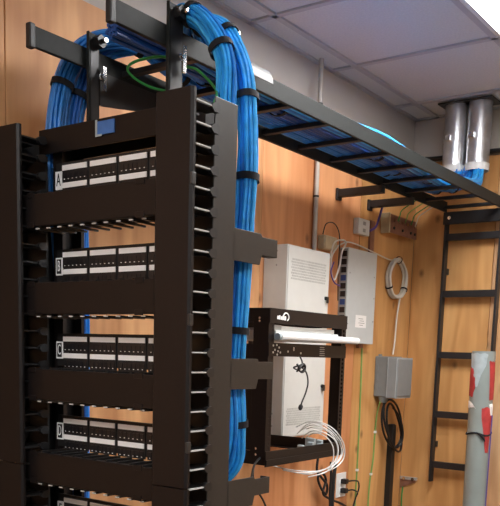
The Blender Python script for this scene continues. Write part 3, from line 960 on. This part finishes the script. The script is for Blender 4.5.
# coil of off-white cable
cc = Vector((WX+.02, 3.915, 1.952))
pts = []
for k in range(24*5):
    a = 2*math.pi*k/24
    rr = 1+.05*math.sin(a*.23+1)+.02*math.sin(k*1.3)
    pts.append(cc+Vector((.010*math.sin(a*.37), .098*rr*math.cos(a), .093*rr*math.sin(a))))
t = thing('cable_coil', 'coil of off-white cable hung on the plywood near the corner', 'cable', cc-Vector((0, 0, .1)))
part('coil', MB().tube(pts, .0062, 6, cap=True), 'coil', t, smooth=True)
part('tail', MB().tube(spline([cc+Vector((.008, .03, -.09)), cc+Vector((0, .02, -.2)), cc+Vector((0, .015, -.30)), cc+Vector((0, .0, -.385))], 7), .0045, 6), 'coil', t, smooth=True)
part('lead', MB().tube(spline([cc+Vector((0, 0, .095)), cc+Vector((0, -.10, .085)), cc+Vector((0, -.26, .10)), cc+Vector((-.003, -.5, .12)), cc+Vector((-.003, -.62, .09))], 7), .0032, 6), 'coil', t, smooth=True)
for a in (math.radians(85), math.radians(-30), math.radians(210)):
    c = cc+Vector((0, .1*math.cos(a), .095*math.sin(a)))
    d = Vector((0, -math.sin(a), math.cos(a)))
    part('tie', MB().pipe(c-d*.004, c+d*.004, .019, .0175, 12), 'velcro', t)

# grey enclosure
y0, z0, z1 = 3.752, 1.352, 1.556
t = thing('grey_enclosure', 'grey plastic utility enclosure on the plywood wall by the corner', 'enclosure', (WX, 3.83, z0))
part('base_box', MB().box(WX+.0015, WX+.075, y0, y0+.165, z0, z1), 'greybox', t, bevel=.006)
part('rim', MB().box(WX+.078, WX+.125, y0-.006, y0+.171, z0-.004, z1-.006), 'grey2', t, bevel=.004)
part('lid', MB().box(WX+.125, WX+.133, y0-.002, y0+.167, z0+.004, z1-.012), 'grey2', t, bevel=.004)
for xx in (WX+.0765, WX+.124):
    part('ridge', MB().box(xx, xx+.004, y0-.008, y0+.173, z0-.005, z1-.005), 'ridge', t, bevel=.001)
part('gland', MB().tube([(WX+.045, y0+.03, z0+.002), (WX+.045, y0+.03, z0-.01), (WX+.045, y0+.03, z0-.03)], [.026, .026, .017], 12), 'greybox', t, smooth=True)
for z in (1.40, 1.45, 1.50):
    part('clip', MB().box(WX+.012, WX+.024, y0-.003, y0, z-.014, z+.014), 'greybox', t, bevel=.001)
part('lug', MB().cyl((WX+.02, y0+.02, z1), (WX+.02, y0+.02, z1+.01), .01, 10), 'greybox', t)
# black hose loops under it and the black strip
cc = at(393, 426, 'X', WX+.05)
pts = [Vector((WX+.045, y0+.035, z0-.028)), Vector((WX+.05, y0+.03, z0-.06))]
for k in range(56):
    a = math.radians(150)+k*2*math.pi/20
    rr = 1+.13*math.sin(k*.21)
    dy, dz = .095*rr*math.cos(a), .125*rr*math.sin(a)
    pts.append(cc+Vector((.012*math.sin(k*.4), dy-.55*dz, dz)))
tag(part('hose_coil', MB().tube(spline(pts, 2), .0058, 7), 'plastic', None, smooth=True), 'coiled black cable hanging under the grey enclosure', 'cable')
t = thing('cable_strip', 'black vertical wire duct below the coiled black cable', 'wire duct', (WX, 3.955, .1))
part('channel', MB().box(WX+.0015, WX+.028, 3.940, 3.978, .1, 1.20), 'plastic', t, bevel=.002)
part('cover', MB().box(WX+.028, WX+.032, 3.938, 3.980, .1, 1.195), 'plastic', t, bevel=.002)
# green wires with white clips
for nm, p, m_, clips, lab in (
    ('green_wire', [(362, 346, WX+.006), (361, 380, WX+.006), (359, 430, WX+.006), (357, 470, WX+.006), (355, 506, WX+.006), (354, 540, WX+.006)], 'greenlt', (.62,), 'thin green wire running down from the wall switch'),
    ('green_wire', [(380, 402, WX+.05), (377, 414, WX+.02), (375, 432, WX+.006), (373, 460, WX+.006), (370, 480, WX+.006), (368, 506, WX+.006), (368, 540, WX+.006)], 'greenlt', (.35, .62), 'green wire running down from the grey enclosure')):
    pts = spline([at(x, y, 'X', X) for x, y, X in p], 7)
    t = thing(nm, lab, 'wire', pts[-1])
    part('wire', MB().tube(pts, .0042, 6), m_, t, smooth=True)
    for s in clips:
        c = pts[int(s*(len(pts)-1))]
        part('clip', MB().box(WX+.0015, c.x+.006, c.y-.008, c.y+.008, c.z-.006, c.z+.006), 'ring', t, bevel=.001)
# small galvanised angle bracket on far wall, in the corner
a, b_ = at(397, 484, 'Y', WY), at(414, 486, 'Y', WY)
t = thing('angle_bracket', 'small metal angle bracket low in the room corner', 'bracket', (a.x, WY, a.z-.06))
x0 = WX+.004
part('flange', MB().box(x0, x0+.10, WY-.012, WY, .888, .903), 'emt', t)
part('gusset', MB().prism([(.888, x0), (.888, x0+.09), (.876, x0+.09), (.840, x0+.012), (.836, x0)], 'Y', WY-.006, WY), 'copper', t)
for x in (x0+.025, x0+.078):
    part('screw', MB().cyl((x, WY-.017, .893), (x, WY-.012, .893), .009, 10), 'chrome', t)
tag(part('corner_wire', MB().tube(spline([(x0+.02, WY-.01, .845), (x0+.018, WY-.012, .78), (x0+.022, WY-.012, .65), (x0+.02, WY-.012, .4)], 6), .004, 6), 'green', None, smooth=True), 'green wire dropping from the corner angle bracket', 'wire')

# ------------------------------------------------------------------ grey pipe standing in front of the ladder
bx, by, R_ = -1.354, 3.72, .0535
t = thing('grey_pipe', 'large grey plastic pipe standing upright before the wall ladder', 'pipe', (bx+.012, by, 0))
top = Vector((bx, by, 1.592))
bot = Vector((bx+.012, by, 0))
part('tube', MB().pipe(bot, top, R_, R_-.006, 36), 'pipe', t, smooth=True)


def patch(name, m, corners, seed):
    """torn wrap on the pipe: polygon strip (angle, z) -> shell just outside the pipe"""
    rn = random.Random(seed)
    mb = MB()
    zs, l_, r_ = corners
    n = len(zs)
    cols = 7
    for layer in (.0006, .0022):
        for i in range(n):
            for c in range(cols):
                u = c/(cols-1)
                a = math.radians(l_[i]+(r_[i]-l_[i])*u+rn.uniform(-3, 3))
                z = zs[i]+rn.uniform(-.006, .006)
                ax = bot+(top-bot)*(z/1.592)
                mb.v.append(Vector((ax.x+(R_+layer)*math.cos(a), ax.y+(R_+layer)*math.sin(a), z)))
    K = n*cols
    for i in range(n-1):
        for c in range(cols-1):
            q = [i*cols+c, i*cols+c+1, (i+1)*cols+c+1, (i+1)*cols+c]
            mb.f.append(q[::-1])
            mb.f.append([K+k for k in q])
    ring = [c for c in range(cols)]+[i*cols+cols-1 for i in range(1, n)]+[(n-1)*cols+c for c in range(cols-2, -1, -1)]+[i*cols for i in range(n-2, 0, -1)]
    for i in range(len(ring)):
        a, b_ = ring[i], ring[(i+1) % len(ring)]
        mb.f.append([a, b_, K+b_, K+a])
    return part(name, mb, m, t, smooth=True)


patch('tape_patch', 'silver', ([1.58, 1.53, 1.48, 1.43], [-150, -140, -118, -100], [-50, -58, -80, -92]), 1)
patch('tape_patch', 'red', ([1.515, 1.47, 1.42, 1.385], [-150, -162, -164, -160], [-122, -108, -104, -116]), 2)
patch('tape_patch', 'red', ([1.545, 1.49, 1.43, 1.37], [-38, -34, -30, -28], [5, 12, 18, 20]), 3)
patch('tape_patch', 'red', ([1.335, 1.29, 1.22, 1.13], [-62, -60, -48, -34], [-8, 0, -4, -14]), 4)
patch('tape_patch', 'white', ([1.36, 1.345, 1.33], [-168, -165, -150], [-125, -108, -95]), 5)
patch('tape_patch', 'white', ([1.35, 1.335, 1.30], [-30, -20, -12], [14, 22, 24]), 6)
tie = []
for k in range(28):
    a = 2*math.pi*k/28
    z = 1.212+.006*math.sin(3*a)
    tie.append(Vector((bx+.003+(R_+.003)*math.cos(a), by+(R_+.003)*math.sin(a), z)))
tt = part('tie', MB().tube(tie, .004, 6, closed=True), 'velcro', t)
kn = Vector((bx+.003+(R_+.006)*math.cos(math.radians(-62)), by+(R_+.006)*math.sin(math.radians(-62)), 1.21))
part('knot', MB().tube([kn+Vector((-.02, 0, .008)), kn, kn+Vector((.014, .004, -.015)), kn+Vector((.02, .008, -.03))], [.004, .008, .007, .003], 6), 'velcro', tt)
pp = [Vector((bx+.004+(R_+.004)*math.cos(math.radians(-2)), by+(R_+.004)*math.sin(math.radians(-2)), z)) for z in (1.30, 1.24, 1.15, 1.0, .8, .5, .1)]
part('purple_cord', MB().tube(spline(pp, 5), .0028, 6), 'purple', t, smooth=True, label='thin purple cord tied to the pipe')
